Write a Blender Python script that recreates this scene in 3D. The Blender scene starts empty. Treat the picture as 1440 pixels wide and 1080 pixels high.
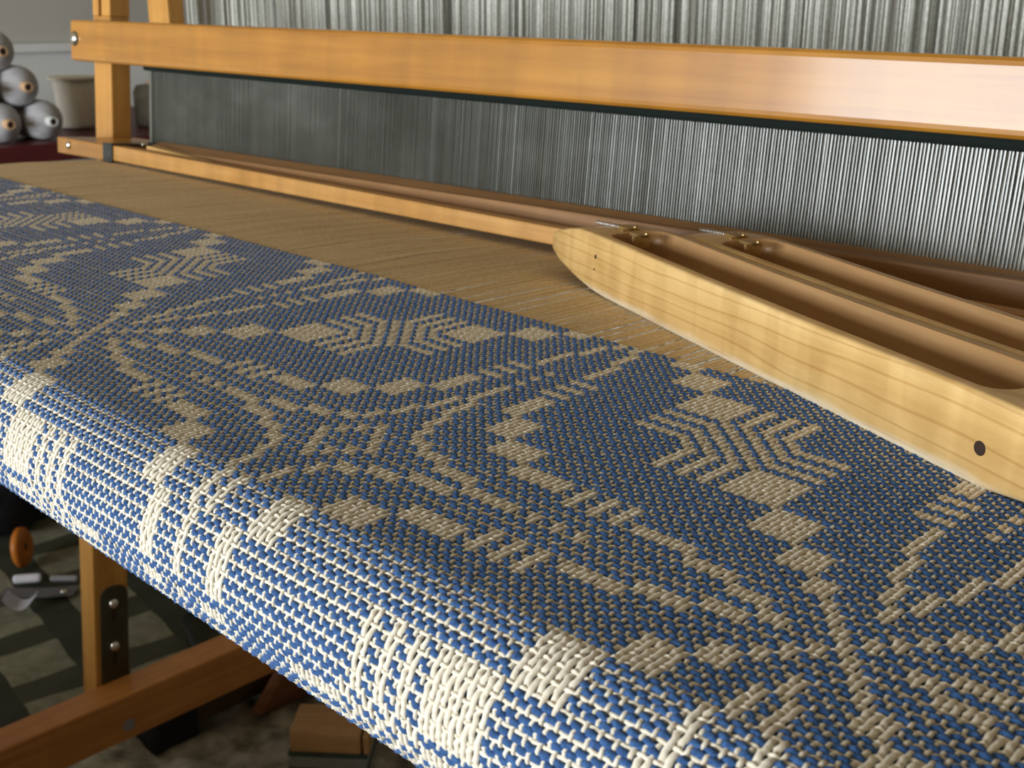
import bpy, bmesh, math, random
import numpy as np
from mathutils import Vector, Matrix
random.seed(7); rng = np.random.default_rng(7)
S = bpy.context.scene
C = S.collection

# ---------------------------------------------------------------- camera, light, exposure
cam_d = bpy.data.cameras.new('camera'); cam = bpy.data.objects.new('camera', cam_d); C.objects.link(cam)
S.camera = cam
RX = (0.7124524032, 0.7016861947, 0.0069323374)
DN = (0.2272477493, -0.2213652876, -0.9483437509)
FW = (-0.6639051390, 0.6772251425, -0.3171688396)
M4 = Matrix.Identity(4)
for i in range(3):
    M4[i][0] = RX[i]; M4[i][1] = -DN[i]; M4[i][2] = -FW[i]
M4[0][3] = 0.0; M4[1][3] = 0.0; M4[2][3] = 0.15
cam.matrix_world = M4
cam_d.sensor_fit = 'HORIZONTAL'; cam_d.sensor_width = 36.0; cam_d.lens = 40.536
cam_d.clip_start = 0.01; cam_d.clip_end = 50
cam_d.dof.use_dof = True; cam_d.dof.focus_distance = 0.40; cam_d.dof.aperture_fstop = 28.0

w = bpy.data.worlds.new('world'); S.world = w; w.use_nodes = True
wb = w.node_tree.nodes['Background']; wb.inputs[0].default_value = (0.62, 0.78, 1.0, 1); wb.inputs[1].default_value = 1.2

def area(name, loc, target, sx, sy, power, col):
    d = bpy.data.lights.new(name, 'AREA'); d.shape = 'RECTANGLE'; d.size = sx; d.size_y = sy
    d.energy = power; d.color = col
    o = bpy.data.objects.new(name, d); C.objects.link(o); o.location = loc
    o.rotation_euler = (Vector(target) - Vector(loc)).to_track_quat('-Z', 'Y').to_euler()
    return o
# daylight entering by the window of the front wall
area('window_daylight', (-1.10, -2.23, 0.17), (-1.10, 0.5, 0.17), 1.75, 1.06, 158, (0.90, 0.96, 1.0))

S.view_settings.view_transform = 'Standard'; S.view_settings.look = 'None'
S.view_settings.gamma = 1.0; S.view_settings.use_curve_mapping = False
S.view_settings.exposure = -0.4

# ---------------------------------------------------------------- materials
def mat(name, col, rough=0.6, metal=0.0, spec=0.5, coat=0.0, sheen=0.0):
    m = bpy.data.materials.new(name); m.use_nodes = True
    b = m.node_tree.nodes['Principled BSDF']
    b.inputs['Base Color'].default_value = (*col, 1); b.inputs['Roughness'].default_value = rough
    b.inputs['Metallic'].default_value = metal; b.inputs['Specular IOR Level'].default_value = spec
    b.inputs['Coat Weight'].default_value = coat; b.inputs['Coat Roughness'].default_value = 0.13
    if sheen: b.inputs['Sheen Weight'].default_value = sheen
    return m
def nd(m, t, **kw):
    n = m.node_tree.nodes.new(t)
    for k, v in kw.items():
        if k in n.inputs.keys() if hasattr(n.inputs, 'keys') else False: n.inputs[k].default_value = v
        else: setattr(n, k, v)
    return n
def lk(m, a, b): m.node_tree.links.new(a, b)
def coords(m, scale, rot=(0, 0, 0), kind='Object'):
    tc = nd(m, 'ShaderNodeTexCoord'); mp = nd(m, 'ShaderNodeMapping')
    mp.inputs['Scale'].default_value = scale; mp.inputs['Rotation'].default_value = rot
    lk(m, tc.outputs[kind], mp.inputs['Vector']); return mp.outputs['Vector']
def ramp(m, fac, stops):
    r = nd(m, 'ShaderNodeValToRGB'); e = r.color_ramp.elements
    while len(e) < len(stops): e.new(0.5)
    for el, (p, c) in zip(e, stops): el.position = p; el.color = (*c, 1)
    lk(m, fac, r.inputs['Fac']); return r.outputs['Color']
def noise(m, vec, scale=1.0, detail=3.0, rough=0.5, dist=0.0):
    n = nd(m, 'ShaderNodeTexNoise'); n.inputs['Scale'].default_value = scale; n.inputs['Detail'].default_value = detail
    n.inputs['Roughness'].default_value = rough; n.inputs['Distortion'].default_value = dist
    lk(m, vec, n.inputs['Vector']); return n.outputs['Fac']
def mix(m, fac, a, b, mode='MIX'):
    n = nd(m, 'ShaderNodeMix'); n.data_type = 'RGBA'; n.blend_type = mode
    if isinstance(fac, (int, float)): n.inputs[0].default_value = fac
    else: lk(m, fac, n.inputs[0])
    for i, x in ((6, a), (7, b)):
        if isinstance(x, tuple): n.inputs[i].default_value = (*x, 1)
        else: lk(m, x, n.inputs[i])
    return n.outputs[2]
def bump(m, h, strength, dist):
    n = nd(m, 'ShaderNodeBump'); n.inputs['Strength'].default_value = strength; n.inputs['Distance'].default_value = dist
    lk(m, h, n.inputs['Height']); lk(m, n.outputs['Normal'], bsdf(m).inputs['Normal'])
def bsdf(m): return m.node_tree.nodes['Principled BSDF']
def noisy(name, c1, c2, scale, rough=0.7, metal=0.0, spec=0.4, bstr=0.0, bdist=0.001, stretch=(1, 1, 1), detail=4, coat=0, sheen=0):
    m = mat(name, c1, rough, metal, spec, coat, sheen)
    v = coords(m, stretch); f = noise(m, v, scale, detail)
    lk(m, ramp(m, f, [(0.3, c1), (0.7, c2)]), bsdf(m).inputs['Base Color'])
    if bstr: bump(m, f, bstr, bdist)
    return m
def wood(name, dark, mid, light, axis=0, rough=0.35, coat=0.3, figure=0.35, grain=1.0):
    m = mat(name, mid, rough, 0, 0.45, coat)
    st = [120.0, 120.0, 120.0]; st[axis] = 5.0
    g = noise(m, coords(m, tuple(st)), grain, 5, 0.6, 0.4)
    c = ramp(m, g, [(0.25, dark), (0.5, mid), (0.75, light)])
    st2 = [10.0, 10.0, 10.0]; st2[axis] = 42.0
    g2 = noise(m, coords(m, tuple(st2)), 1.0, 2, 0.5, 0.3)
    c2 = ramp(m, g2, [(0.35, (0.72, 0.70, 0.66)), (0.65, (1.0, 1.0, 1.0))])
    lk(m, mix(m, figure, c, c2, 'MULTIPLY'), bsdf(m).inputs['Base Color'])
    bump(m, g, 0.08, 0.0006)
    return m
M = {}
M['golden'] = wood('varnished_golden_maple', (0.33, 0.128, 0.010), (0.41, 0.170, 0.015), (0.48, 0.215, 0.024), 0, 0.40, 0.42, 0.5)
M['golden_z'] = wood('varnished_golden_maple_upright', (0.42, 0.18, 0.028), (0.54, 0.25, 0.045), (0.62, 0.31, 0.07), 2, 0.4, 0.2, 0.3)
M['golden_y'] = wood('varnished_orange_rail', (0.40, 0.15, 0.03), (0.50, 0.20, 0.045), (0.58, 0.26, 0.06), 1, 0.4, 0.2, 0.3)
M['strip'] = wood('pale_maple_strip', (0.46, 0.21, 0.045), (0.58, 0.29, 0.075), (0.68, 0.38, 0.13), 0, 0.4, 0.1, 0.7)
M['walnut'] = wood('brown_race_board', (0.22, 0.105, 0.035), (0.30, 0.15, 0.055), (0.38, 0.20, 0.08), 0, 0.42, 0.06, 0.3)
M['beech'] = wood('beech_inside', (0.43, 0.225, 0.085), (0.52, 0.29, 0.12), (0.61, 0.37, 0.17), 0, 0.42, 0.1, 0.3)
M['pale_end'] = wood('pale_stick', (0.66, 0.38, 0.11), (0.76, 0.47, 0.16), (0.82, 0.55, 0.2), 0, 0.4, 0.2, 0.2)

def shuttle_wood(name, seed):
    m = mat(name, (0.72, 0.45, 0.16), 0.38, 0, 0.45, 0.25)
    v = coords(m, (9 + seed, 90, 90))
    g = noise(m, v, 1.0, 6, 0.65, 0.5)
    base = ramp(m, g, [(0.25, (0.54, 0.315, 0.105)), (0.55, (0.65, 0.42, 0.165)), (0.8, (0.73, 0.51, 0.235))])
    # curly figure: soft upright bands across the length
    fig = noise(m, coords(m, (75, 14, 14), (0, 0.12, 0)), 1.0, 1.5, 0.4, 0.6)
    figc = ramp(m, fig, [(0.38, (0.80, 0.76, 0.68)), (0.62, (1.0, 1.0, 1.0))])
    c = mix(m, 0.75, base, figc, 'MULTIPLY')
    # fine growth lines along the length
    wv = nd(m, 'ShaderNodeTexWave'); wv.wave_type = 'BANDS'; wv.bands_direction = 'Z'
    wv.inputs['Scale'].default_value = 1.0; wv.inputs['Distortion'].default_value = 9.0
    wv.inputs['Detail'].default_value = 2.0; wv.inputs['Detail Scale'].default_value = 0.7
    lk(m, coords(m, (7, 20, 48), (0, 0.10, 0)), wv.inputs['Vector'])
    ln = ramp(m, wv.outputs['Fac'], [(0.0, (0.74, 0.64, 0.50)), (0.05, (0.93, 0.89, 0.84)), (0.12, (1, 1, 1))])
    c = mix(m, 0.7, c, ln, 'MULTIPLY')
    # bare worn wood along the bottom edge
    tc = nd(m, 'ShaderNodeTexCoord'); sp = nd(m, 'ShaderNodeSeparateXYZ'); lk(m, tc.outputs['Object'], sp.inputs[0])
    wn = noise(m, coords(m, (30, 30, 200)), 1.0, 4, 0.6)
    mm = nd(m, 'ShaderNodeMath', operation='MULTIPLY_ADD'); lk(m, wn, mm.inputs[0]); mm.inputs[1].default_value = 0.006; lk(m, sp.outputs['Z'], mm.inputs[2])
    wr = nd(m, 'ShaderNodeMapRange'); wr.inputs['From Min'].default_value = 0.0035; wr.inputs['From Max'].default_value = 0.0080
    wr.inputs['To Min'].default_value = 0.85; wr.inputs['To Max'].default_value = 0.0
    lk(m, mm.outputs[0], wr.inputs['Value'])
    c = mix(m, wr.outputs[0], c, (0.80, 0.72, 0.57))
    lk(m, c, bsdf(m).inputs['Base Color'])
    bump(m, g, 0.06, 0.0004)
    return m
M['shuttle_a'] = shuttle_wood('maple_shuttle_front', 0); M['shuttle_b'] = shuttle_wood('maple_shuttle_rear', 3)
M['brass'] = noisy('dull_brass', (0.50, 0.34, 0.13), (0.60, 0.44, 0.2), 200, 0.38, 0.85)
M['steel'] = mat('bright_steel', (0.75, 0.73, 0.68), 0.22, 1.0)
M['iron'] = noisy('dark_iron', (0.05, 0.05, 0.045), (0.11, 0.11, 0.10), 120, 0.4, 0.8)
M['hole'] = mat('painted_hole_shade', (0.03, 0.012, 0.006), 0.9)  # near-black colour standing in for the shade inside holes
M['black_band'] = mat('black_reed_binding', (0.006, 0.010, 0.008), 0.7, 0, 0.08)
M['spring'] = mat('spring_steel', (0.6, 0.6, 0.58), 0.3, 1.0)
def reed_steel():
    m = mat('reed_steel', (0.2, 0.2, 0.19), 0.27, 0.12, 0.8)
    f = noise(m, coords(m, (9, 9, 14)), 1.0, 5, 0.6)
    lk(m, ramp(m, f, [(0.3, (0.075, 0.076, 0.058)), (0.55, (0.125, 0.127, 0.105)), (0.75, (0.19, 0.19, 0.165))]), bsdf(m).inputs['Base Color'])
    return m
M['reed'] = reed_steel()
def yarn(name, c1, c2, sc=900, rough=0.85, sheen=0.15):
    m = noisy(name, c1, c2, sc, rough, 0, 0.2, 0.5, 0.0003, detail=3, sheen=sheen)
    return m
M['blue'] = yarn('blue_wool', (0.017, 0.054, 0.155), (0.046, 0.125, 0.31), 700)
M['ecru'] = yarn('ecru_cotton', (0.69, 0.61, 0.475), (0.86, 0.80, 0.67), 700)
M['ecru_warp'] = yarn('ecru_warp_cotton', (0.64, 0.49, 0.28), (0.82, 0.66, 0.41), 500)
M['heddle'] = yarn('grey_white_heddle_cord', (0.50, 0.50, 0.44), (0.74, 0.74, 0.68), 400, 0.7)
M['cone_grey'] = noisy('grey_yarn', (0.42, 0.41, 0.42), (0.58, 0.57, 0.58), 60, 0.7, 0, 0.3, 0.4, 0.002, (1, 1, 6))
M['cone_cream'] = noisy('cream_yarn', (0.80, 0.73, 0.61), (0.90, 0.84, 0.73), 60, 0.75, 0, 0.3, 0.4, 0.002, (1, 1, 8))
M['cone_dark'] = noisy('dark_olive_yarn', (0.10, 0.085, 0.06), (0.16, 0.14, 0.10), 60, 0.8)
M['card'] = noisy('tan_cardboard', (0.62, 0.38, 0.20), (0.70, 0.46, 0.27), 30, 0.8)
M['white_tube'] = mat('white_plastic_tube', (0.8, 0.8, 0.76), 0.4)
M['red_top'] = noisy('dark_red_table', (0.075, 0.010, 0.012), (0.11, 0.018, 0.018), 8, 0.45)
M['wall_grey'] = noisy('grey_wall_paint', (0.46, 0.44, 0.39), (0.51, 0.49, 0.44), 3, 0.9)
M['wall_white'] = noisy('white_wall_paint', (0.68, 0.68, 0.64), (0.74, 0.74, 0.70), 3, 0.85)
M['ceiling'] = noisy('warm_wood_boards', (0.40, 0.31, 0.19), (0.46, 0.36, 0.23), 3, 0.9, stretch=(1, 12, 12))
M['trim'] = noisy('white_trim_paint', (0.70, 0.70, 0.66), (0.76, 0.76, 0.72), 5, 0.6)
M['floor'] = noisy('grey_concrete_floor', (0.15, 0.14, 0.115), (0.26, 0.245, 0.205), 9, 0.85, 0, 0.3, 0.3, 0.003, detail=7)
M['glass'] = mat('window_glass', (1, 1, 1), 0.0); bsdf(M['glass']).inputs['Transmission Weight'].default_value = 1.0
M['black_cloth'] = noisy('black_bag_cloth', (0.008, 0.008, 0.010), (0.02, 0.02, 0.024), 25, 0.75, 0, 0.3, 0.5, 0.01)
M['strap'] = noisy('grey_webbing', (0.06, 0.065, 0.08), (0.10, 0.105, 0.125), 80, 0.7)
M['orange'] = noisy('orange_spool_plastic', (0.46, 0.13, 0.012), (0.55, 0.17, 0.02), 20, 0.45)
M['wicker'] = noisy('brown_wicker', (0.10, 0.035, 0.015), (0.22, 0.09, 0.04), 40, 0.6, stretch=(1, 1, 4))
M['paper'] = noisy('white_paper', (0.62, 0.60, 0.66), (0.72, 0.70, 0.75), 20, 0.8)
M['grey_card'] = noisy('grey_card', (0.22, 0.21, 0.215), (0.28, 0.27, 0.275), 20, 0.7)
M['cable'] = mat('black_cable', (0.012, 0.012, 0.011), 0.5)
M['treadle'] = wood('dark_brown_treadle', (0.035, 0.02, 0.008), (0.055, 0.032, 0.014), (0.075, 0.045, 0.02), 1, 0.5, 0.1, 0.3)
M['block'] = wood('tan_block_wood', (0.42, 0.22, 0.085), (0.52, 0.29, 0.12), (0.58, 0.34, 0.15), 0, 0.6, 0, 0.3)
M['block_red'] = wood('reddish_board_wood', (0.17, 0.062, 0.024), (0.24, 0.095, 0.04), (0.32, 0.14, 0.07), 0, 0.6, 0, 0.3)
M['green_book'] = noisy('dark_green_cover', (0.03, 0.055, 0.045), (0.05, 0.08, 0.07), 30, 0.6)
M['pages'] = noisy('grey_blue_pages', (0.25, 0.28, 0.29), (0.33, 0.36, 0.37), 90, 0.8, stretch=(1, 1, 12))
M['bracket'] = noisy('olive_steel_plate', (0.075, 0.07, 0.045), (0.12, 0.115, 0.08), 25, 0.42, 0.75)
M['shag'] = noisy('grey_shag_wool', (0.12, 0.11, 0.085), (0.52, 0.49, 0.41), 26, 0.95)
def rug_mat():
    m = mat('plaid_rug', (0.2, 0.2, 0.16), 0.95, 0, 0.1)
    v = coords(m, (1, 1, 1), (0, 0, 0.12))
    sp = nd(m, 'ShaderNodeSeparateXYZ'); lk(m, v, sp.inputs[0])
    def stripe(o, sc, ph):
        a = nd(m, 'ShaderNodeMath', operation='MULTIPLY_ADD'); lk(m, o, a.inputs[0]); a.inputs[1].default_value = sc; a.inputs[2].default_value = ph
        fr = nd(m, 'ShaderNodeMath', operation='FRACT'); lk(m, a.outputs[0], fr.inputs[0])
        g = nd(m, 'ShaderNodeMath', operation='GREATER_THAN'); lk(m, fr.outputs[0], g.inputs[0]); g.inputs[1].default_value = 0.62
        return g.outputs[0]
    s1 = stripe(sp.outputs['X'], 6.0, 0.3); s2 = stripe(sp.outputs['Y'], 6.0, 0.1)
    n = noise(m, coords(m, (60, 60, 60)), 1, 4)
    base = ramp(m, n, [(0.3, (0.155, 0.15, 0.10)), (0.7, (0.23, 0.22, 0.155))])
    c = mix(m, s1, base, (0.06, 0.06, 0.04)); dk = mix(m, s2, c, (0.045, 0.047, 0.033))
    lk(m, dk, bsdf(m).inputs['Base Color']); bump(m, n, 0.5, 0.003)
    return m
M['rug'] = rug_mat()

# ---------------------------------------------------------------- helpers
def obj(name, me, m=None, parent=None, smooth=False):
    if isinstance(me, bmesh.types.BMesh):
        bm = me; me = bpy.data.meshes.new(name); bm.normal_update(); bm.to_mesh(me); bm.free()
    o = bpy.data.objects.new(name, me); C.objects.link(o)
    if m and not me.materials: me.materials.append(m)
    if smooth: me.shade_smooth()
    if parent: o.parent = parent
    return o
def tag(o, label, cat, group=None):
    o['label'] = label; o['category'] = cat
    if group: o['group'] = group
    return o
def thing(name, label, cat, loc=(0, 0, 0), rot=(0, 0, 0), group=None):
    o = bpy.data.objects.new(name, None); o.empty_display_size = 0.02; C.objects.link(o)
    o.location = loc; o.rotation_euler = rot
    return tag(o, label, cat, group)
def struct(name, bm, m, parent=None):
    o = obj(name, bm, m, parent); o['kind'] = 'structure'; return o
def hexa(bm, cs, bev=0.0, seg=2):
    """8 corners: bottom 4 then top 4, both counter-clockwise seen from above"""
    b2 = bmesh.new(); v = [b2.verts.new(c) for c in cs]
    for f in ((3, 2, 1, 0), (4, 5, 6, 7), (0, 1, 5, 4), (1, 2, 6, 5), (2, 3, 7, 6), (3, 0, 4, 7)): b2.faces.new([v[i] for i in f])
    if bev: bmesh.ops.bevel(b2, geom=b2.edges[:], offset=bev, segments=seg, profile=0.6, affect='EDGES')
    me = bpy.data.meshes.new('tmp'); b2.to_mesh(me); b2.free(); bm.from_mesh(me); bpy.data.meshes.remove(me)
    return bm
def box(x0, x1, y0, y1, z0, z1, bev=0.0, bm=None, seg=2):
    bm = bm or bmesh.new()
    return hexa(bm, [(x0, y0, z0), (x1, y0, z0), (x1, y1, z0), (x0, y1, z0), (x0, y0, z1), (x1, y0, z1), (x1, y1, z1), (x0, y1, z1)], bev, seg)
def lathe(prof, n=32, bm=None, axis='Z', org=(0, 0, 0)):
    bm = bm or bmesh.new(); rings = []
    for r, z in prof:
        ring = []
        for i in range(n):
            a = 2 * math.pi * i / n; p = (r * math.cos(a), r * math.sin(a), z)
            if axis == 'X': p = (p[2], p[0], p[1])
            if axis == 'Y': p = (p[0], p[2], p[1])
            ring.append(bm.verts.new((p[0] + org[0], p[1] + org[1], p[2] + org[2])))
        rings.append(ring)
    for a, b in zip(rings[:-1], rings[1:]):
        for i in range(n): bm.faces.new((a[i], a[(i + 1) % n], b[(i + 1) % n], b[i]))
    for ring, r in ((rings[0], prof[0][0]), (rings[-1], prof[-1][0])):
        if r > 1e-6: bm.faces.new(ring)
    bmesh.ops.recalc_face_normals(bm, faces=bm.faces[:])
    return bm
def tube(pts, r, n=8, bm=None, closed=False):
    bm = bm or bmesh.new(); pts = [Vector(p) for p in pts]; rings = []; up = Vector((0.13, 0.21, 0.97)).normalized()
    rr = r if isinstance(r, (list, tuple)) else [r] * len(pts)
    for i, p in enumerate(pts):
        t = (pts[min(i + 1, len(pts) - 1)] - pts[max(i - 1, 0)]).normalized()
        a = t.cross(up)
        if a.length < 1e-3: a = t.cross(Vector((1, 0, 0)))
        a.normalize(); b = a.cross(t); up = b
        rings.append([bm.verts.new(p + rr[i] * (math.cos(q) * a + math.sin(q) * b)) for q in [2 * math.pi * k / n for k in range(n)]])
    for A, B in zip(rings[:-1], rings[1:]):
        for k in range(n): bm.faces.new((A[k], A[(k + 1) % n], B[(k + 1) % n], B[k]))
    bm.faces.new(rings[0][::-1]); bm.faces.new(rings[-1]); return bm
def loft(secs, bm=None, cap=True):
    bm = bm or bmesh.new(); rings = [[bm.verts.new(p) for p in s] for s in secs]; n = len(secs[0])
    for A, B in zip(rings[:-1], rings[1:]):
        for k in range(n): bm.faces.new((A[k], A[(k + 1) % n], B[(k + 1) % n], B[k]))
    if cap: bm.faces.new(rings[0][::-1]); bm.faces.new(rings[-1])
    bmesh.ops.recalc_face_normals(bm, faces=bm.faces[:])
    return bm
def rrect(y0, y1, z0, z1, rb, rt, x, k=3):
    """rounded rectangle section in the YZ plane; rb / rt = bottom / top corner radii"""
    P = []
    for cy, cz, a0, r in ((y0, z0, 180, rb), (y1, z0, 270, rb), (y1, z1, 0, rt), (y0, z1, 90, rt)):
        r = min(r, 0.48 * (y1 - y0), 0.48 * (z1 - z0))
        yy = cy + (r if cy == y0 else -r); zz = cz + (r if cz == z0 else -r)
        for i in range(k + 1):
            a = math.radians(a0 + 90 * i / k); P.append((x, yy + r * math.cos(a), zz + r * math.sin(a)))
    return P
def dome(r, hgt, n=20, org=(0, 0, 0), axis='Y', sgn=-1):
    prof = [(r * math.cos(a), hgt * math.sin(a)) for a in np.linspace(0, math.pi / 2, 6)]
    prof[-1] = (0.0004, hgt)
    return lathe([(q, z * sgn) for q, z in prof], n, None, axis, org)
def grid_mesh(name, V, F):
    me = bpy.data.meshes.new(name)
    me.vertices.add(len(V)); me.vertices.foreach_set('co', np.ascontiguousarray(V, np.float32).ravel())
    me.loops.add(F.size); me.loops.foreach_set('vertex_index', np.ascontiguousarray(F, np.int32).ravel())
    me.polygons.add(len(F)); me.polygons.foreach_set('loop_start', np.arange(0, F.size, 4, dtype=np.int32))
    me.polygons.foreach_set('loop_total', np.full(len(F), 4, np.int32))
    me.update(calc_edges=True); me.shade_smooth(); return me
def strands(P, L, N, hw, hh, ang):
    """P, L, N: (threads, points, 3) centre line, lateral and normal; returns verts, quads of open round strands"""
    T, n, _ = P.shape; a = np.radians(ang); m_ = len(a)
    hw = np.broadcast_to(hw, (T, n)); hh = np.broadcast_to(hh, (T, n))
    V = P[:, :, None, :] + np.cos(a)[None, None, :, None] * hw[:, :, None, None] * L[:, :, None, :] + np.sin(a)[None, None, :, None] * hh[:, :, None, None] * N[:, :, None, :]
    idx = np.arange(T * n * m_).reshape(T, n, m_)
    q = np.stack([idx[:, :-1, :-1], idx[:, 1:, :-1], idx[:, 1:, 1:], idx[:, :-1, 1:]], -1).reshape(-1, 4)
    return V.reshape(-1, 3), q

# ---------------------------------------------------------------- the room
fz = -0.9
struct('floor', box(-3.1, 2.7, -2.4, 3.1, fz - 0.1, fz), M['floor'])
struct('ceiling', box(-3.1, 2.7, -2.4, 3.1, 1.7, 1.8), M['ceiling'])
wl = struct('wall_left', box(-3.1, -3.0, -2.4, 3.1, 0.02, 1.7), M['wall_grey'])
struct('wall_panel', box(-3.1, -3.0, -2.4, 3.1, fz, 0.02), M['wall_white'], wl)
struct('trim_1', box(-3.0, -2.975, -2.3, 3.0, 0.012, 0.034, 0.004), M['trim'])
struct('wall_back', box(-3.0, 2.6, 3.0, 3.1, fz, 1.7), M['wall_grey'])
struct('wall_right', box(2.6, 2.7, -2.4, 3.1, fz, 1.7), M['ceiling'])
wf = bmesh.new()
wx0, wx1, wz0, wz1 = -2.02, -0.18, -0.40, 0.74
for a in ((-3.0, wx0, fz, 1.7), (wx1, 2.6, fz, 1.7), (wx0, wx1, fz, wz0), (wx0, wx1, wz1, 1.7)): box(a[0], a[1], -2.3, -2.2, a[2], a[3], 0, wf)
struct('wall_front', wf, M['wall_white'])
win = bpy.data.objects.new('window_1', None); C.objects.link(win); win['kind'] = 'structure'; win.location = (0, -2.25, 0)
fr = bmesh.new()
for a in ((wx0, wx1, wz0, wz0 + 0.04), (wx0, wx1, wz1 - 0.04, wz1), (wx0, wx0 + 0.04, wz0, wz1), (wx1 - 0.04, wx1, wz0, wz1), (-1.12, -1.08, wz0, wz1)):
    box(a[0], a[1], 0.02, 0.05, a[2], a[3], 0, fr)
struct('window_frame', fr, M['trim'], win)

# ---------------------------------------------------------------- woven cloth: real interlaced yarns
seq = np.array([3, 4, 5, 6, 3, 3, 4, 4, 4, 5, 5, 5, 5, 6, 6, 6, 6, 6] + [1, 2, 1, 2, 1, 2, 1] + [3] * 5 + [4] * 4 + [5] * 3 + [6] * 2 + [3, 4, 5, 6])
def lab(k): return seq[np.abs((np.asarray(k) + 42) % 84 - 42)]
def light_cell(k, l):
    a, b = lab(k), lab(l)
    return (a == b) | ((a == 2) & ((b == 3) | (b == 6))) | ((b == 2) & ((a == 3) | (a == 6)))
K0 = -260
kp = np.abs((np.arange(K0, 120) + 42) % 84 - 42)
uw = np.where((kp <= 3) | (kp >= 39), 5.45, np.where((kp >= 18) & (kp <= 24), 4.3, 4.55)) / 1000
ed = np.concatenate([[0], np.cumsum(uw)]); ed -= (ed[-K0] + ed[-K0 + 1]) / 2
def E(s): return np.interp(s, np.arange(K0, 121) - 0.5, ed)
SXk = np.array([-210, -168, -147, -126, -105, -84, -63, -42, -21, 0, 21, 42, 84.0])
SXx = np.array([-1.10, -.897, -.798, -.699, -.600, -.504, -.404, -.311, -.2085, -.114, -.018, .08, .275])
def xs(s): return np.interp(s, SXk, SXx)
YC, YR, RR, WRAP = 0.2325, 0.191, 0.0275, math.radians(165)
def surf(s, t):
    """thread coordinates (units of the draft) -> point, normal, direction along the warp"""
    s, t = np.broadcast_arrays(np.asarray(s, float), np.asarray(t, float))
    x = xs(s); g = np.clip((-0.15 - x) / 0.35, 0, 1)
    a = E(t) * np.where(t > 0, 0.965 + 0.075 * g, 1.03)          # arc length from the centre row
    b = -(a + (YC - YR))                                           # > 0 : on the beam
    th = np.clip(b / RR, 0, WRAP); tail = np.clip(b - RR * WRAP, 0, 1)
    y = np.where(b > 0, YR - RR * np.sin(th) + tail * -np.cos(th) * 1.0, YC + a)
    z = np.where(b > 0, -RR * (1 - np.cos(th)) - tail * np.sin(th), 0)
    P = np.stack([x, y, z], -1)
    N = np.stack([np.zeros_like(x), np.where(b > 0, -np.sin(th), 0), np.where(b > 0, np.cos(th), 1)], -1)
    D = np.stack([np.zeros_like(x), np.where(b > 0, np.cos(th), 1), np.where(b > 0, np.sin(th), 0)], -1)
    return P, N, D
KA, KB, LA, LB = -212, 46, -25, 35
ks = np.arange(KA, KB + 1); ls = np.arange(LA, LB + 1)
OFF = {'tabby': -0.37, 'blue0': -0.055, 'blue1': 0.285}
amp = 0.00048
cloth = thing('woven_cloth', 'blue and cream patterned woven cloth stretched over the front beam of the loom', 'cloth', (-0.5, 0.25, 0))
def local(V, o): return V - np.array(o.location)[None]
def rows_of(l):
    return l + OFF['tabby'], l + OFF['blue0'], l + OFF['blue1']
# weft picks
kk = np.arange(4 * (KB - KA + 1)) / 4.0 + KA - 0.5 + 0.125          # four points per unit: cord, gap, cord, gap
cordpos = (np.arange(2 * (KB - KA + 1)) / 2.0) + KA - 0.25
wp = np.empty(2 * len(cordpos)); wp[0::2] = cordpos; wp[1::2] = cordpos + 0.25
kun = np.repeat(ks, 4); par = np.tile([0, 0, 1, 1], len(ks)); gap = np.tile([0, 1, 0, 1], len(ks))
kn2 = np.concatenate([kun[2:], kun[-2:]])
def weft(kind):
    T = len(ls); n = len(wp)
    t = (ls + OFF[kind])[:, None] + rng.normal(0, 0.02, (T, 1)) + rng.normal(0, 0.024, (T, n))
    P, N, D = surf(wp[None, :], t)
    Lc = light_cell(kun[None, :], ls[:, None]); Ln = light_cell(kn2[None, :], ls[:, None])
    up = np.zeros((T, n))
    if kind == 'tabby':
        over = (par[None, :] + ls[:, None]) % 2 == 0
        up = np.where(over, np.where(Lc, 1.3, 0.45), -0.9) * np.where(gap[None, :] == 1, 0.0, 1.0) + np.where(gap == 1, 0.0, 0)[None]
        hw, hh = 0.00062, 0.00048; lift = up * amp
    else:
        j = 1 if kind == 'blue0' else 0
        over = (par == j)[None, :]
        u0 = np.where(over, 1.25, -0.9); u0 = np.where(Lc, -2.7, u0)
        nxt = np.roll(u0, -1, 1); prv = np.roll(u0, 1, 1)
        up = np.where((gap == 1)[None], 0.5 * (nxt + prv) + 0.35, u0)
        lift = up * amp
        hw, hh = 0.00100, 0.00078
    lift = lift + rng.normal(0, 0.00008, (T, n))
    jit = 1 + rng.normal(0, 0.07, (T, n))
    return strands(P + N * lift[..., None], D, N, hw * jit, hh * jit, [200, 150, 90, 30, -20])
V, F = weft('tabby'); o = obj('tabby_weft', grid_mesh('tabby_weft', local(V, cloth), F), M['ecru'], cloth); o['kind'] = 'stuff'; o['label'] = 'thin cream weft yarn'
Va, Fa = weft('blue0'); Vb, Fb = weft('blue1')
o = obj('pattern_weft', grid_mesh('pattern_weft', local(np.concatenate([Va, Vb]), cloth), np.concatenate([Fa, Fb + len(Va)])), M['blue'], cloth); o['kind'] = 'stuff'; o['label'] = 'blue wool weft yarn'
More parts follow.
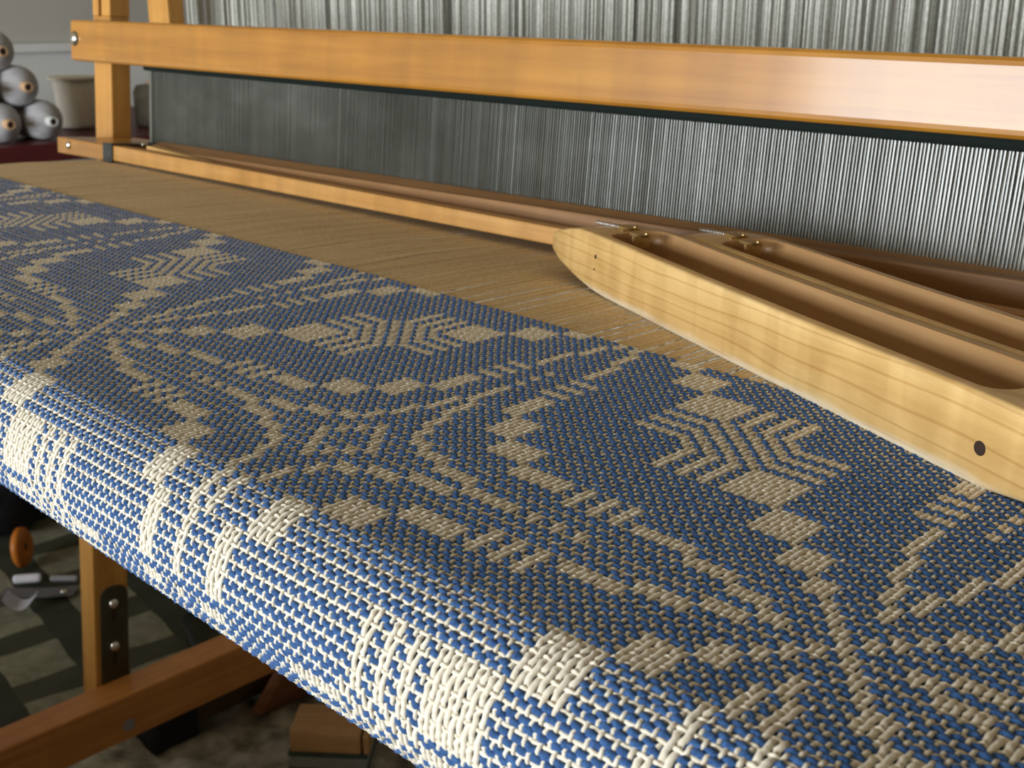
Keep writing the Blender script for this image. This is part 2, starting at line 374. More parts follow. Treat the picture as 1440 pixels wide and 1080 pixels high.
# warp cords in the cloth
tp = (ls[:, None] + np.array([OFF['tabby'], OFF['blue0'], OFF['blue1']])[None]).ravel()
lun = np.repeat(ls, 3); typ = np.tile([0, 1, 2], len(ls))
T = len(cordpos); ck = np.repeat(ks, 2); cp = np.tile([0, 1], len(ks))
s = cordpos[:, None] + rng.normal(0, 0.012, (T, 1)) + rng.normal(0, 0.012, (T, len(tp)))
Lc = light_cell(ck[:, None], lun[None, :])
sway = np.where((typ == 1)[None], 1.0, np.where((typ == 2)[None], -1.0, 0.0)) * np.where(cp[:, None] == 0, 1.0, -1.0)   # neighbouring cords draw together in turn
s = s + np.where(Lc, 0.042, 0.0) * sway
P, N, D = surf(s, tp[None, :])
tab_over = (cp[:, None] + lun[None, :]) % 2 == 0
upw = np.where((typ == 0)[None], np.where(tab_over, -0.9, 0.8), 0.0)
blue_over = np.where((typ == 1)[None], cp[:, None] == 1, cp[:, None] == 0)
upw = np.where((typ > 0)[None], np.where(Lc, 0.85, np.where(blue_over, -1.1, 1.05)), upw)
lift = upw * amp + rng.normal(0, 0.00005, upw.shape)
X_ = np.zeros_like(P); X_[..., 0] = 1
wid = np.where(Lc, np.where((typ == 0)[None], 0.00092, 0.00100), 0.00064) * (1 + rng.normal(0, 0.06, upw.shape))
V, F = strands(P + N * lift[..., None], X_, N, wid, 0.00058, [205, 150, 90, 30, -25])
o = obj('cloth_warp', grid_mesh('cloth_warp', local(V, cloth), F), M['ecru'], cloth); o['kind'] = 'stuff'; o['label'] = 'cream warp yarn'
# bare warp ends from the fell of the cloth back to the heddles
ends = (cordpos[:, None] + np.array([-0.085, 0.085])[None]).ravel(); ends = ends + rng.normal(0, 0.022, len(ends)) + np.repeat(rng.normal(0, 0.055, len(ends) // 2), 2)
Pf, Nf, Df = surf(ends, np.full(len(ends), 35.45)); yf = Pf[:, 1]; xf = Pf[:, 0]
fr_ = np.array([0, 0.02, 0.3, 0.65, 1.0, 1.6])
yy = yf[:, None] + (0.60 - yf)[:, None] * fr_[None]
zz = np.interp(fr_, [0, 0.3, 1.0, 1.6], [0, -0.001, -0.0085, -0.006])[None] + rng.normal(0, 0.00012, (len(ends), 1)) + rng.normal(0, 0.00012, (len(ends), len(fr_)))
xx = xf[:, None] + rng.normal(0, 0.00010, (len(ends), len(fr_))) * np.array([0, 1, 2, 2, 1, 1])[None]
P = np.stack([xx, yy, zz], -1); L = np.zeros_like(P); L[..., 0] = 1; N = np.zeros_like(P); N[..., 2] = 1
V, F = strands(P, L, N, 0.00041 * rng.uniform(0.8, 1.2, (len(ends), 1)), 0.00045 * rng.uniform(0.8, 1.2, (len(ends), 1)), [200, 140, 90, 40, -20])
o = obj('warp_yarns', grid_mesh('warp_yarns', V, F), M['ecru_warp']); o['kind'] = 'stuff'
tag(o, 'tan warp threads stretched bare between the cloth edge and the beater', 'warp threads')

def plate_outline(y0, y1, z0, z1, r, n=6):
    P_ = [(y0, z0), (y1, z0)]
    P_ += [(y1 - r + r * math.cos(a), z1 - r + r * math.sin(a)) for a in np.linspace(0, math.pi / 2, n)]
    P_ += [(y0 + r + r * math.cos(a), z1 - r + r * math.sin(a)) for a in np.linspace(math.pi / 2, math.pi, n)]
    return P_
PO = plate_outline(0.0680, 0.1040, -0.690, -0.552, 0.014)
# ---------------------------------------------------------------- beater (swings as one thing; leans back five degrees)
TILT = math.radians(-5)
bt = thing('beater', 'golden maple loom beater with wide top bar leaning over the warp', 'beater', (0, 0.535, 0.005), (TILT, 0, 0))
# local frame: x along the loom, y into the loom, z up
def hx(xa, xb, y0, y1, za0, za1, zb0, zb1, bev, m, name, parent=bt, yb=None):
    return obj(name, hexa(bmesh.new(), [(xa, y0, za0), (xb, y0, zb0), (xb, y1, zb0), (xa, y1, za0), (xa, y0, za1), (xb, y0, zb1), (xb, y1, zb1), (xa, y1, za1)], bev, 3), m, parent)
hx(-1.2165, 0.35, 0.030, 0.056, 0.0828, 0.1243, 0.0862, 0.1232, 0.0045, M['golden'], 'top_bar')
obj('bolt', dome(0.0062, 0.004, 20, (-1.2045, 0.030, 0.1052)), M['steel'], bt, True)
obj('bolt_washer', lathe([(0.0075, 0.030), (0.0075, 0.0292), (0.006, 0.0288)], 20, None, 'Y', (-1.2045, 0, 0.1052)), M['iron'], bt)
# left upright: solid below, slotted above the top bar
for nm, xa in (('upright', -1.2175),):
    b = bmesh.new(); xb = xa + 0.0375
    box(xa, xb, 0.0565, 0.0790, -0.12, 0.1300, 0.002, b)
    box(xa, xa + 0.0125, 0.0565, 0.0790, 0.1300, 0.24, 0.0012, b); box(xb - 0.0185, xb, 0.0565, 0.0790, 0.1300, 0.24, 0.0012, b)
    box(xa + 0.002, xb - 0.002, 0.0735, 0.0785, 0.1290, 0.241, 0, b); box(xa, xb, 0.0565, 0.0790, 0.24, 0.30, 0.002, b)
    obj(nm, b, M['golden_z'], bt)
obj('upright', box(0.30, 0.34, 0.0565, 0.0790, -0.12, 0.30, 0.002), M['golden_z'], bt)
obj('lower_upright', box(-1.2950, -1.2600, 0.0600, 0.1060, -0.725, -0.075, 0.002), M['golden_z'], bt)
obj('upright_link', box(-1.2950, -1.1800, 0.0570, 0.0800, -0.120, -0.075, 0.002), M['golden_z'], bt)
br = obj('bracket', loft([[(-1.2600, y, z) for y, z in PO], [(-1.2568, y, z) for y, z in PO]]), M['bracket'], bt)
for zc in (-0.5745, -0.6335):
    obj('bracket_bolt', dome(0.0068, 0.006, 16, (-1.2568, 0.0845, zc), 'X', 1), M['steel'], br, True)
    obj('slot_shade', box(-1.2570, -1.2564, 0.0815, 0.0875, zc - 0.026, zc - 0.009), M['hole'], br)  # dark plate on the bracket, slot shade given by its colour
hx(-1.1885, -1.0690, 0.0, 0.088, -0.0105, 0.0060, -0.0085, 0.0068, 0.0016, M['golden'], 'end_board')
hx(-1.0700, 0.35, 0.0005, 0.0150, -0.0072, 0.0072, 0.0010, 0.0078, 0.0012, M['strip'], 'front_strip')
obj('race_groove', hexa(bmesh.new(), [(-1.07, 0.0148, -0.006), (0.35, 0.0148, 0.000), (0.35, 0.032, 0.000), (-1.07, 0.032, -0.006), (-1.07, 0.0148, 0.0035), (0.35, 0.0148, 0.0045), (0.35, 0.032, 0.0045), (-1.07, 0.032, 0.0035)]), M['walnut'], bt)
# brown race board behind the groove, its top climbing back to the reed
obj('race_board', hexa(bmesh.new(), [(-1.06, 0.030, -0.004), (0.35, 0.030, 0.002), (0.35, 0.0475, 0.002), (-1.06, 0.0475, -0.004), (-1.06, 0.030, 0.0068), (0.35, 0.030, 0.0262), (0.35, 0.0475, 0.0272), (-1.06, 0.0475, 0.0125)], 0.0012, 2), M['walnut'], bt)
obj('race_hole_shade', lathe([(0.0022, 0.0002), (0.0022, -0.0002)], 16, None, 'Y', (-0.2022, 0.0004, 0.0040)), M['hole'], bt)  # flat dark disc, its colour paints the shade of a hole
b = box(-1.0868, -1.0685, -0.0014, 0.0005, -0.0095, 0.0086, 0.0006)
box(-1.0868, -1.0685, -0.0014, 0.044, 0.0070, 0.0088, 0.0005, b); obj('metal_strap', b, M['iron'], bt)
obj('end_screw', dome(0.0042, 0.003, 16, (-1.1615, 0.0, -0.0005)), M['steel'], bt, True)
obj('wood_sliver', hexa(bmesh.new(), [(-1.035, 0.017, 0.0034), (-0.93, 0.019, 0.0036), (-0.93, 0.026, 0.0036), (-1.035, 0.028, 0.0034), (-1.035, 0.017, 0.0100), (-0.93, 0.0195, 0.0062), (-0.93, 0.0255, 0.0062), (-1.035, 0.028, 0.0104)], 0.0006), M['pale_end'], bt)
obj('strap_screw', dome(0.0035, 0.002, 14, (-1.048, 0.022, 0.0098), 'Z', 1), M['steel'], bt, True)
# reed, clamped between bars: one more thing
rd = thing('reed', 'long steel weaving reed of fine upright wires under the top bar', 'reed', (0, 0.535, 0.005), (TILT, 0, 0))
obj('top_band', box(-1.093, 0.34, 0.0455, 0.0545, 0.0790, 0.0885, 0.002), M['black_band'], rd)
obj('bottom_band', box(-1.090, 0.34, 0.0472, 0.0535, -0.012, 0.0095, 0.002), M['black_band'], rd)
obj('end_bar', box(-1.0850, -1.0800, 0.0478, 0.0530, 0.005, 0.083, 0.0008), M['reed'], rd)
pitch = 0.0021; nx = int((0.30 + 1.078) / pitch)
b = bmesh.new(); Vs = []; Fs = []
for i in range(nx):
    x = -1.078 + i * pitch + random.gauss(0, 0.00006); wv = 0.00041 * random.uniform(0.85, 1.12); sk = random.gauss(0, 0.00012); tw = random.gauss(0, 0.000012)
    y0, y1 = 0.0486, 0.0508; base = len(Vs)
    for z, dx in ((0.004, 0.0), (0.0815, sk)):
        Vs += [(x + dx - wv, y0 + 0.00003 + tw, z), (x + dx, y0, z), (x + dx + wv, y0 + 0.00003 - tw, z), (x + dx + wv, y1, z), (x + dx - wv, y1, z)]
    for k in range(5): Fs.append((base + k, base + (k + 1) % 5, base + 5 + (k + 1) % 5, base + 5 + k))
o = obj('wires', grid_mesh('wires', np.array(Vs), np.array(Fs)), M['reed'], rd); o.data.shade_flat(); o['kind'] = 'stuff'

# ---------------------------------------------------------------- loom frame
lf = thing('floor_loom', 'golden wooden loom frame with lower side rail and tall posts', 'loom', (-1.3, 0.5, fz))
def part(nm, b, m, parent, smooth=False):
    bmesh.ops.translate(b, verts=b.verts[:], vec=-Vector(parent.location)); return obj(nm, b, m, parent, smooth)
part('castle_post', box(-1.369, -1.321, 0.750, 0.772, -0.15, 1.0, 0.002), M['golden_z'], lf)
part('side_rail', box(-1.258, -1.212, -0.05, 1.25, -0.743, -0.681, 0.003), M['golden_y'], lf)
part('side_arm', box(-1.372, -1.325, -0.05, 0.772, -0.21, -0.15, 0.002), M['golden_y'], lf)
part('leg', box(-1.372, -1.325, -0.05, 0.0, fz, -0.15, 0.002), M['golden_z'], lf)
part('leg', box(-1.258, -1.212, -0.05, 0.0, fz, -0.743, 0.002), M['golden_z'], lf)
part('leg', box(-1.258, -1.212, 1.20, 1.25, fz, -0.743, 0.002), M['golden_z'], lf)
part('breast_beam', lathe([(0.024, -1.30), (0.024, 0.35)], 24, None, 'X', (0, YR, -RR)), M['golden'], lf)
part('rail_plug', lathe([(0.0080, -1.2122), (0.0080, -1.2112)], 20, None, 'X', (0, 0.551, -0.722)), M['grey_card'], lf)

# ---------------------------------------------------------------- heddles, four rows
rowname = ['frontmost row of grey white string heddles hanging behind the beater', 'second row of grey white string heddles counted from the beater',
           'third row of grey white string heddles counted from the beater', 'rearmost row of grey white string heddles behind the beater']
for r_ in range(4):
    y = 0.822 + 0.026 * r_
    hd = thing('heddle_shaft', rowname[r_], 'heddles', (-0.5, y, 0.3), (0, 0, 0), 'heddle rows behind the beater')
    PP = []; x = -1.405 + 0.01 * r_; n = 0
    while x < 0.30:
        x += random.choice([0.0018, 0.0022, 0.0026, 0.003, 0.0024]) * (1.0 if random.random() > 0.06 else 3.2)
        x0 = x + random.gauss(0, 0.0006); sl = random.gauss(0.004 + 0.006 * (x + 1.2), 0.006); yj = random.gauss(0, 0.004)
        PP.append([(x0 - sl - sl * 0.8 * (q - 0.1), y + yj, q) for q in (-0.28, -0.06, 0.1, 0.22, 0.42)])
    P = np.array(PP); T, n, _ = P.shape
    ta = rng.uniform(-0.5, 0.5, T); L = np.zeros_like(P); L[..., 0] = np.cos(ta)[:, None]; L[..., 1] = np.sin(ta)[:, None]
    N = np.zeros_like(P); N[..., 1] = -np.cos(ta)[:, None]; N[..., 0] = np.sin(ta)[:, None]
    V, F = strands(P, L, N, (0.0010 * rng.uniform(0.7, 1.25, (T, 1))), 0.0006, [0, 45, 90, 135, 180, 270, 360])
    o = obj('heddles', grid_mesh('heddles', V - np.array([-0.5, y, 0.3]), F), M['heddle'], hd); o['kind'] = 'stuff'
    for zq in (0.43, -0.29):
        obj('shaft_bar', box(-0.87, 0.82, -0.006, 0.006, zq - 0.3 - 0.015, zq - 0.3 + 0.015, 0.002), M['golden'], hd)

# ---------------------------------------------------------------- the two boat shuttles
def make_shuttle(name, label, mw, loc, rz):
    t = thing(name, label, 'shuttle', loc, (0, 0, rz), 'boat shuttles lying on the warp')
    H, W = 0.0322, 0.0435
    # stations along the length (m): x, front y, rear y, bottom z, top z
    st = [(-0.0780, 0.0050, 0.0125, 0.0130, 0.0195), (-0.0745, 0.0035, 0.0170, 0.0112, 0.0222), (-0.062, 0.0016, 0.0255, 0.0080, 0.0262), (-0.045, 0.0006, 0.0335, 0.0050, 0.0300),
          (-0.034, 0.0003, 0.0375, 0.0031, 0.0317), (-0.018, 0.0, 0.0415, 0.0010, H), (-0.003, 0.0, W, 0.0001, H), (0.02, 0.0, W, 0.0, H)]
    L_ = 0.254
    ends = [(x, a, b_, c, d) for x, a, b_, c, d in st] + [(0.09, 0, W, 0, H - 0.0005), (0.165, 0, W, 0, H - 0.0005)]
    full = ends + [(L_ - x, a, b_, c, d) for x, a, b_, c, d in reversed(st)]
    solid = obj('body', loft([rrect(y0, y1, z0, z1, 0.0022, 0.0018, x, 4) for x, y0, y1, z0, z1 in full]), mw, None)
    # through cavity with rounded corners, its walls easing out at the top
    def outline(y0, y1, x0, x1, r, z, k=5):
        P_ = []
        for cx_, cy_, a0 in ((x1 - r, y1 - r, 0), (x0 + r, y1 - r, 90), (x0 + r, y0 + r, 180), (x1 - r, y0 + r, 270)):
            for i in range(k + 1):
                a = math.radians(a0 + 90 * i / k); P_.append((cx_ + r * math.cos(a), cy_ + r * math.sin(a), z))
        return P_
    cv = [(-0.01, 0.0), (H - 0.008, 0.0), (H - 0.004, 0.0004), (H - 0.0015, 0.0013), (H + 0.0002, 0.0026), (H + 0.005, 0.0028)]
    cut = obj('cutter', loft([outline(0.0062 - 0.4 * g, W - 0.0078 + g, -0.010 - 0.5 * g, L_ + 0.010 + 0.5 * g, 0.009, z) for z, g in cv]), M['beech'], None)
    solid.data.materials.append(M['beech'])
    md = solid.modifiers.new('cavity', 'BOOLEAN'); md.operation = 'DIFFERENCE'; md.object = cut; md.solver = 'EXACT'; md.material_mode = 'TRANSFER'
    dg = bpy.context.evaluated_depsgraph_get(); dg.update()
    me = bpy.data.meshes.new_from_object(solid.evaluated_get(dg)); me.name = 'shuttle_body'
    solid.modifiers.clear(); solid.data = me; solid.parent = t
    bpy.data.objects.remove(cut)
    me.shade_smooth(); me.set_sharp_from_angle(angle=math.radians(38))
    # brass jaws at the left end of the cavity
    for (xa, ya, yb_) in ((-0.0260, 0.0205, 0.0275), (-0.0070, 0.0170, 0.0240)):
        b = box(xa, xa + 0.0115, ya, yb_, H - 0.0004, H + 0.0012, 0.0004); box(xa + 0.0095, xa + 0.0115, ya - 0.0035, yb_ - 0.001, H - 0.0055, H + 0.0012, 0.0004, b)
        cl = obj('brass_jaw', b, M['brass'], t)
        obj('jaw_pin', lathe([(0.0012, H + 0.001), (0.0012, H + 0.0018), (0.0006, H + 0.0022)], 10, None, 'Z', (xa + 0.0085, yb_ - 0.001, 0)), M['brass'], cl)
    # coil spring let into the nose
    pts = [(-0.046 + 0.024 * i / 96, 0.0175 + 0.009 * i / 96 + 0.0011 * math.cos(i * 2 * math.pi / 6), H - 0.0002 + 0.0011 * math.sin(i * 2 * math.pi / 6)) for i in range(97)]
    obj('coil_spring', tube(pts, 0.00028, 5), M['spring'], t, True)
    # dark discs on the front face, the shade of peg holes painted in
    for hx_, hz, hr in ((-0.0118, 0.0205, 0.0012), (-0.0130, 0.0135, 0.0007), (0.2665, 0.0142, 0.0025)):
        yf_ = 0.0
        for q in st:
            pass
        xx_ = hx_ if hx_ < L_ / 2 else L_ - hx_
        yf_ = np.interp(xx_, [q[0] for q in st], [q[1] for q in st])
        obj('peg_hole_shade', lathe([(hr * 0.6, 0.0012), (hr, 0.0002), (hr, -0.00012), (hr * 0.9, -0.00014)], 20, None, 'Y', (hx_, yf_, hz)), M['hole'], t)
    return t
ang = math.atan2(-0.39126852, 0.92027656)
ex, ey = 0.92027656, -0.39126852; nx_, ny_ = 0.39126852, 0.92027656
g1 = Vector((-0.37958541, 0.4564424, -0.0004))
make_shuttle('boat_shuttle', 'front pale maple boat shuttle lying on the cloth edge, long side facing the viewer', M['shuttle_a'], g1, ang)
g2 = g1 + Vector((ex * 0.036 + nx_ * 0.0450, ey * 0.036 + ny_ * 0.0450, -0.0006))
make_shuttle('boat_shuttle', 'rear maple boat shuttle lying between the front shuttle and the beater', M['shuttle_b'], g2, ang)

# ---------------------------------------------------------------- yarn cones on the side table
tb = thing('side_table', 'dark red side table holding yarn cones by the left wall', 'table', (-2.6, 1.2, fz))
part('tabletop', box(-2.95, -2.30, 0.4, 2.2, -0.168, -0.132, 0.003), M['red_top'], tb)
for lx, ly in ((-2.9, 0.45), (-2.35, 0.45), (-2.9, 2.15), (-2.35, 2.15)): part('leg', box(lx - 0.02, lx + 0.02, ly - 0.02, ly + 0.02, fz, -0.168, 0.002), M['red_top'], tb)
R_ = 0.0395
def cone_lying(y, z, label, tipmat, x=-2.345, r=R_):
    t = thing('yarn_cone', label, 'yarn cone', (x, y, z), (0, 0, 0), 'yarn cones lying on the red table')
    prof = [(0.012, -0.105), (r * 0.99, -0.105), (r * 1.02, -0.095), (r, -0.02), (r * 0.96, -0.010), (r * 0.86, -0.004), (0.011, 0.012), (0.0095, 0.0125)]
    obj('yarn', lathe(prof, 40, None, 'X'), M['cone_grey'], t, True)
    tip = obj('cone_tip', lathe([(0.0105, 0.006), (0.0095, 0.030), (0.0070, 0.0305), (0.0068, 0.022)], 24, None, 'X'), tipmat, t)
    obj('bore_shade', lathe([(0.0069, 0.0260), (0.0068, 0.0285)], 16, None, 'X'), M['hole'], tip)  # dark plug colouring in the shade down the hollow tip
    return t
zt = -0.132
cone_lying(0.9535, zt + R_ * 1.02, 'grey yarn cone lying at bottom left of the stack with tan tip', M['card'])
cone_lying(1.0400, zt + R_ * 1.02, 'grey yarn cone with white tip lying at right end of the red table edge', M['white_tube'])
cone_lying(0.9975, zt + R_ * 1.02 + 0.0695, 'grey yarn cone with tan tip resting on top of two others', M['card'])
cone_lying(0.9165, zt + R_ * 1.02 + 0.0685, 'grey yarn cone cut off by the left photo edge, middle of the stack', M['card'])
cone_lying(0.9570, zt + R_ * 1.02 + 0.1380, 'grey yarn cone topmost of the stack at the left photo edge', M['card'])
cc = thing('yarn_cone', 'cream white yarn cone standing upright behind the loom upright', 'yarn cone', (-2.53, 1.193, zt))
obj('yarn', lathe([(0.030, 0.002), (0.036, 0.003), (0.040, 0.012), (0.045, 0.095), (0.044, 0.106), (0.030, 0.1065)], 40), M['cone_cream'], cc, True)
obj('flange', lathe([(0.0455, 0.1065), (0.056, 0.108), (0.056, 0.112), (0.015, 0.113)], 40), M['cone_cream'], cc)
cd = thing('yarn_cone', 'dark olive yarn cone standing between loom upright and steel reed', 'yarn cone', (-2.47, 1.345, zt))
obj('yarn', lathe([(0.036, 0.001), (0.041, 0.004), (0.041, 0.075), (0.034, 0.090), (0.012, 0.093)], 40), M['cone_dark'], cd, True)
obj('cone_tip', lathe([(0.010, 0.090), (0.009, 0.100), (0.006, 0.1005)], 20), M['card'], cd)

# ---------------------------------------------------------------- floor under the loom
def slabrug():
    n1, n2 = 60, 60; b = bmesh.new(); g = []
    for i in range(n1):
        row = []
        for j in range(n2):
            row.append(b.verts.new((-0.42 + 0.84 * i / (n1 - 1), -0.8 + 1.6 * j / (n2 - 1), 0.006 + 0.004 * math.sin(i * 0.9) * math.sin(j * 0.7))))
        g.append(row)
    for i in range(n1 - 1):
        for j in range(n2 - 1): b.faces.new((g[i][j], g[i + 1][j], g[i + 1][j + 1], g[i][j + 1]))
    return b
o = obj('plaid_rug', slabrug(), M['rug'], None, True); o.location = (-1.85, 0.95, fz); tag(o, 'grey beige plaid rug lying on the floor under the loom', 'rug')
def shag():
    n1, n2 = 90, 90; b = bmesh.new(); g = []
    r2 = np.random.default_rng(3); hgt = r2.random((n1, n2))
    for _ in range(2): hgt = (hgt + np.roll(hgt, 1, 0) + np.roll(hgt, -1, 0) + np.roll(hgt, 1, 1) + np.roll(hgt, -1, 1)) / 5
    hgt = (hgt - hgt.min()) / (hgt.max() - hgt.min())
    for i in range(n1):
        g.append([b.verts.new((-0.62 + 1.24 * i / (n1 - 1) + random.uniform(-.004, .004), -0.42 + 0.84 * j / (n2 - 1) + random.uniform(-.004, .004), 0.002 + 0.036 * hgt[i, j] ** 1.5)) for j in range(n2)])
    for i in range(n1 - 1):
        for j in range(n2 - 1): b.faces.new((g[i][j], g[i + 1][j], g[i + 1][j + 1], g[i][j + 1]))
    return b
o = obj('shaggy_mat', shag(), M['shag'], None, True); o.location = (-0.80, 0.75, fz); tag(o, 'lumpy grey shaggy mat on the floor below the cloth edge', 'mat')
# black bag with strap
bg = thing('bag', 'black cloth bag slumped on the floor at left', 'bag', (-2.30, 0.80, fz + 0.006))
prof = []
def blob(nu, nv, f):
    b = bmesh.new(); g = [[b.verts.new(f(2 * math.pi * i / nu, math.pi * (j + 0.5) / nv - math.pi / 2)) for i in range(nu)] for j in range(nv)]
    for j in range(nv - 1):
        for i in range(nu): b.faces.new((g[j][i], g[j][(i + 1) % nu], g[j + 1][(i + 1) % nu], g[j + 1][i]))
    b.faces.new(g[0][::-1]); b.faces.new(g[-1]); return b
obj('bag_body', blob(36, 18, lambda a, p: (0.16 * math.cos(a) * max(0.15, math.cos(p)) ** 0.5 * (1 + 0.06 * math.sin(3 * a + 4 * p)), 0.14 * math.sin(a) * max(0.15, math.cos(p)) ** 0.5 * (1 + 0.05 * math.sin(5 * a)), 0.16 + 0.16 * math.sin(p) * (1 + 0.05 * math.sin(4 * a)))), M['black_cloth'], bg, True)
obj('strap', loft([[(0.06 + 0.08 * q, -0.06 - 0.06 * q, 0.318 - 0.20 * q * q), (0.085 + 0.08 * q, -0.04 - 0.06 * q, 0.318 - 0.20 * q * q), (0.087 + 0.08 * q, -0.043 - 0.06 * q, 0.323 - 0.20 * q * q), (0.062 + 0.08 * q, -0.063 - 0.06 * q, 0.323 - 0.20 * q * q)] for q in np.linspace(0, 1, 6)]), M['strap'], bg)
# orange spool leaning on the bag
sp = thing('spool', 'orange round spool with dark centre hole in front of the black bag', 'spool', (-2.055, 0.768, -0.850), (0.10, 0.25, -0.75))
obj('disc', lathe([(0.006, -0.010), (0.036, -0.010), (0.0385, -0.008), (0.0385, 0.0), (0.034, 0.004), (0.013, 0.006), (0.006, 0.004)], 36, None, 'Y'), M['orange'], sp, True)
obj('hub_hole_shade', lathe([(0.0062, -0.0112), (0.0062, 0.0045)], 16, None, 'Y'), M['hole'], sp)  # solid dark plug, shade of the centre hole painted on
# wicker basket
bk = thing('wicker_basket', 'reddish brown wicker basket standing behind the loom leg', 'basket', (-2.42, 1.12, fz + 0.001))
b = bmesh.new()
for i in range(13):
    zz_ = 0.02 + i * 0.022; rr = 0.15 + 0.05 * (i / 12)
    n = 56; ring = [(rr + 0.006 * (1 if (k + i) % 2 else -1)) for k in range(n)]
    pts = [(ring[k % n] * math.cos(2 * math.pi * k / n), ring[k % n] * math.sin(2 * math.pi * k / n), zz_) for k in range(n + 1)]
    o = obj('willow_round', tube(pts, 0.0085, 6), M['wicker'], bk, True)
for k in range(28):
    a = 2 * math.pi * k / 28
    obj('stake', tube([(0.147 * math.cos(a), 0.147 * math.sin(a), 0.0), (0.203 * math.cos(a), 0.203 * math.sin(a), 0.30)], 0.005, 6), M['wicker'], bk)
obj('base', lathe([(0.02, 0.002), (0.145, 0.002), (0.145, 0.012), (0.02, 0.012)], 32), M['wicker'], bk)
# scraps on the floor at left
def paper(loc, sx, sy, rz, label, m, cat='paper', curl=0.012, name='paper_scrap'):
    b = bmesh.new(); n = 8; g = [[b.verts.new((sx * (i / n - 0.5), sy * (j / n - 0.5), 0.002 + curl * (abs(i / n - 0.5) * 2) ** 2 + 0.3 * curl * (j / n) ** 2)) for j in range(n + 1)] for i in range(n + 1)]
    for i in range(n):
        for j in range(n): b.faces.new((g[i][j], g[i + 1][j], g[i + 1][j + 1], g[i][j + 1]))
    bmesh.ops.solidify(b, geom=b.faces[:], thickness=0.001)
    o = obj(name, b, m); o.location = loc; o.rotation_euler = (0, 0, rz); return tag(o, label, cat)
paper((-1.895, 0.690, -0.885), 0.055, 0.030, 0.75, 'crumpled white paper scrap nearest the left photo edge', M['paper'], curl=0.02)
paper((-1.925, 0.735, -0.887), 0.13, 0.035, 0.85, 'long grey card strip lying beside the crumpled white paper', M['grey_card'], 'card', 0.003, 'card_strip')
def stick(loc, L__, r, rz, label, m, cat, name):
    o = obj(name, tube([(-L__ / 2, 0, 0), (-L__ / 2 + 0.004, 0, 0), (L__ / 2 - 0.004, 0, 0), (L__ / 2, 0, 0)], [r * 0.8, r, r, r * 0.8], 10), m); o.location = loc; o.rotation_euler = (0, 0, rz); return tag(o, label, cat)
stick((-1.985, 0.74, -0.88), 0.048, 0.0085, 0.95, 'white chalk stick lying in front of the black bag', M['paper'], 'stick', 'chalk_stick')
stick((-1.945, 0.792, -0.884), 0.05, 0.006, 0.80, 'grey metal tube lying near the wicker basket', M['grey_card'], 'tube', 'metal_tube')
o = obj('metal_button', dome(0.007, 0.006, 16, (0, 0, 0), 'Z', 1), M['steel'], None, True); o.location = (-1.895, 0.768, -0.884); tag(o, 'small shiny metal button on the grey card strip', 'button')
# cable loop
pts = [(0.10 + 0.09, 0.13, 0.0)] + [(0.06 * math.cos(a) * 1.1, 0.045 * math.sin(a), 0.0) for a in np.linspace(0.9, 4.6, 20)] + [(0.03, -0.06, 0.0), (0.10, -0.07, 0.0)]
o = obj('cable', tube(pts, 0.005, 8), M['cable'], None, True); o.location = (-1.60, 0.90, -0.882); tag(o, 'black cable curled in a hook on the rug behind the rail', 'cable')
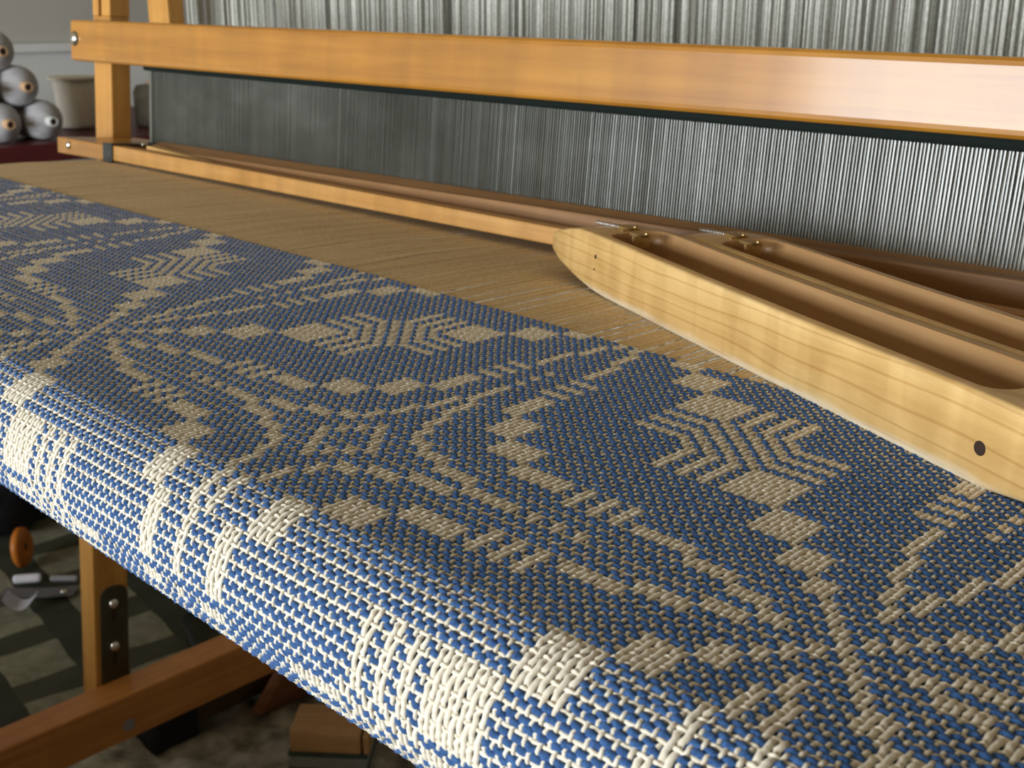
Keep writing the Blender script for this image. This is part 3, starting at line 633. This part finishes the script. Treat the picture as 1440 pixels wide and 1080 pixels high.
# treadle
tr = thing('treadle', 'dark brown wooden treadle under the loom with black end', 'treadle', (-1.375, 0.78, fz + 0.011), (0, 0, 0.0))
b = loft([rrect(-0.035, 0.035, 0.02, 0.085, 0.02, 0.03, 0.0)]) if False else None
b = loft([[(p[1], yq, p[2]) for p in rrect(-0.038, 0.038, 0.022, 0.088, 0.012, 0.028, 0)] for yq in (-0.10, -0.06, 0.2, 0.5)])
obj('pedal', b, M['treadle'], tr, True)
b = loft([[(p[1], yq, p[2]) for p in rrect(-0.041, 0.041, 0.0, 0.090, 0.02, 0.03, 0)] for yq in (-0.135, -0.13, -0.07)])
obj('end_shoe', b, M['black_cloth'], tr, True)
o = paper((-1.39, 0.77, -0.808), 0.035, 0.02, 0.6, 'small white paper scrap on the dark treadle', M['paper'], curl=0.004)
# wooden block on a green book
bkx, bky = -1.158, 0.820
gb = thing('book', 'dark green covered book lying flat under the wooden block', 'book', (bkx, bky, fz + 0.020), (0, 0, 0.72))
obj('cover', box(-0.055, 0.057, -0.035, 0.045, 0.022, 0.028, 0.001), M['green_book'], gb); obj('cover', box(-0.055, 0.057, -0.035, 0.045, 0.0, 0.003, 0.001), M['green_book'], gb)
obj('pages', box(-0.053, 0.055, -0.033, 0.043, 0.003, 0.022), M['pages'], gb)
wbk = thing('wood_block', 'tan wooden block lying on the dark green book', 'block', (bkx, bky, fz + 0.0482), (0, 0, 0.72))
obj('body', box(-0.052, 0.048, -0.033, 0.035, 0.0, 0.033, 0.002), M['block'], wbk)
obj('end_cap', box(0.051, 0.060, -0.033, 0.035, 0.0, 0.030, 0.002), M['block'], wbk)
bd = thing('board', 'reddish brown board leaning over the tan wooden block', 'board', (-1.335, 0.875, fz + 0.02), (0, 0, 0.72))
obj('plank', hexa(bmesh.new(), [(-0.05, -0.07, 0.0), (-0.03, -0.07, 0.0), (0.07, 0.03, 0.0), (0.05, 0.05, 0.0), (0.02, -0.03, 0.12), (0.035, -0.035, 0.12), (0.15, 0.03, 0.11), (0.14, 0.05, 0.11)], 0.002), M['block_red'], bd)
obj('flap', box(-0.02, 0.16, 0.0, 0.09, 0.088, 0.094, 0.001), M['block_red'], bd)

# added bench out of view, put here to keep window light off the floor
wbn = thing('light_block_bench', 'added golden wooden bench before the loom, out of view, blocking window light', 'bench', (-0.9, -0.5, fz))
obj('seat', box(-0.75, 0.75, -0.15, 0.15, 0.60, 0.63, 0.004), M['golden'], wbn)
for xq in (-0.74, 0.71): obj('side_panel', box(xq, xq + 0.03, -0.14, 0.14, 0.0, 0.60, 0.003), M['golden_z'], wbn)
obj('box_front', box(-0.71, 0.71, 0.11, 0.13, 0.15, 0.60, 0.003), M['golden'], wbn)
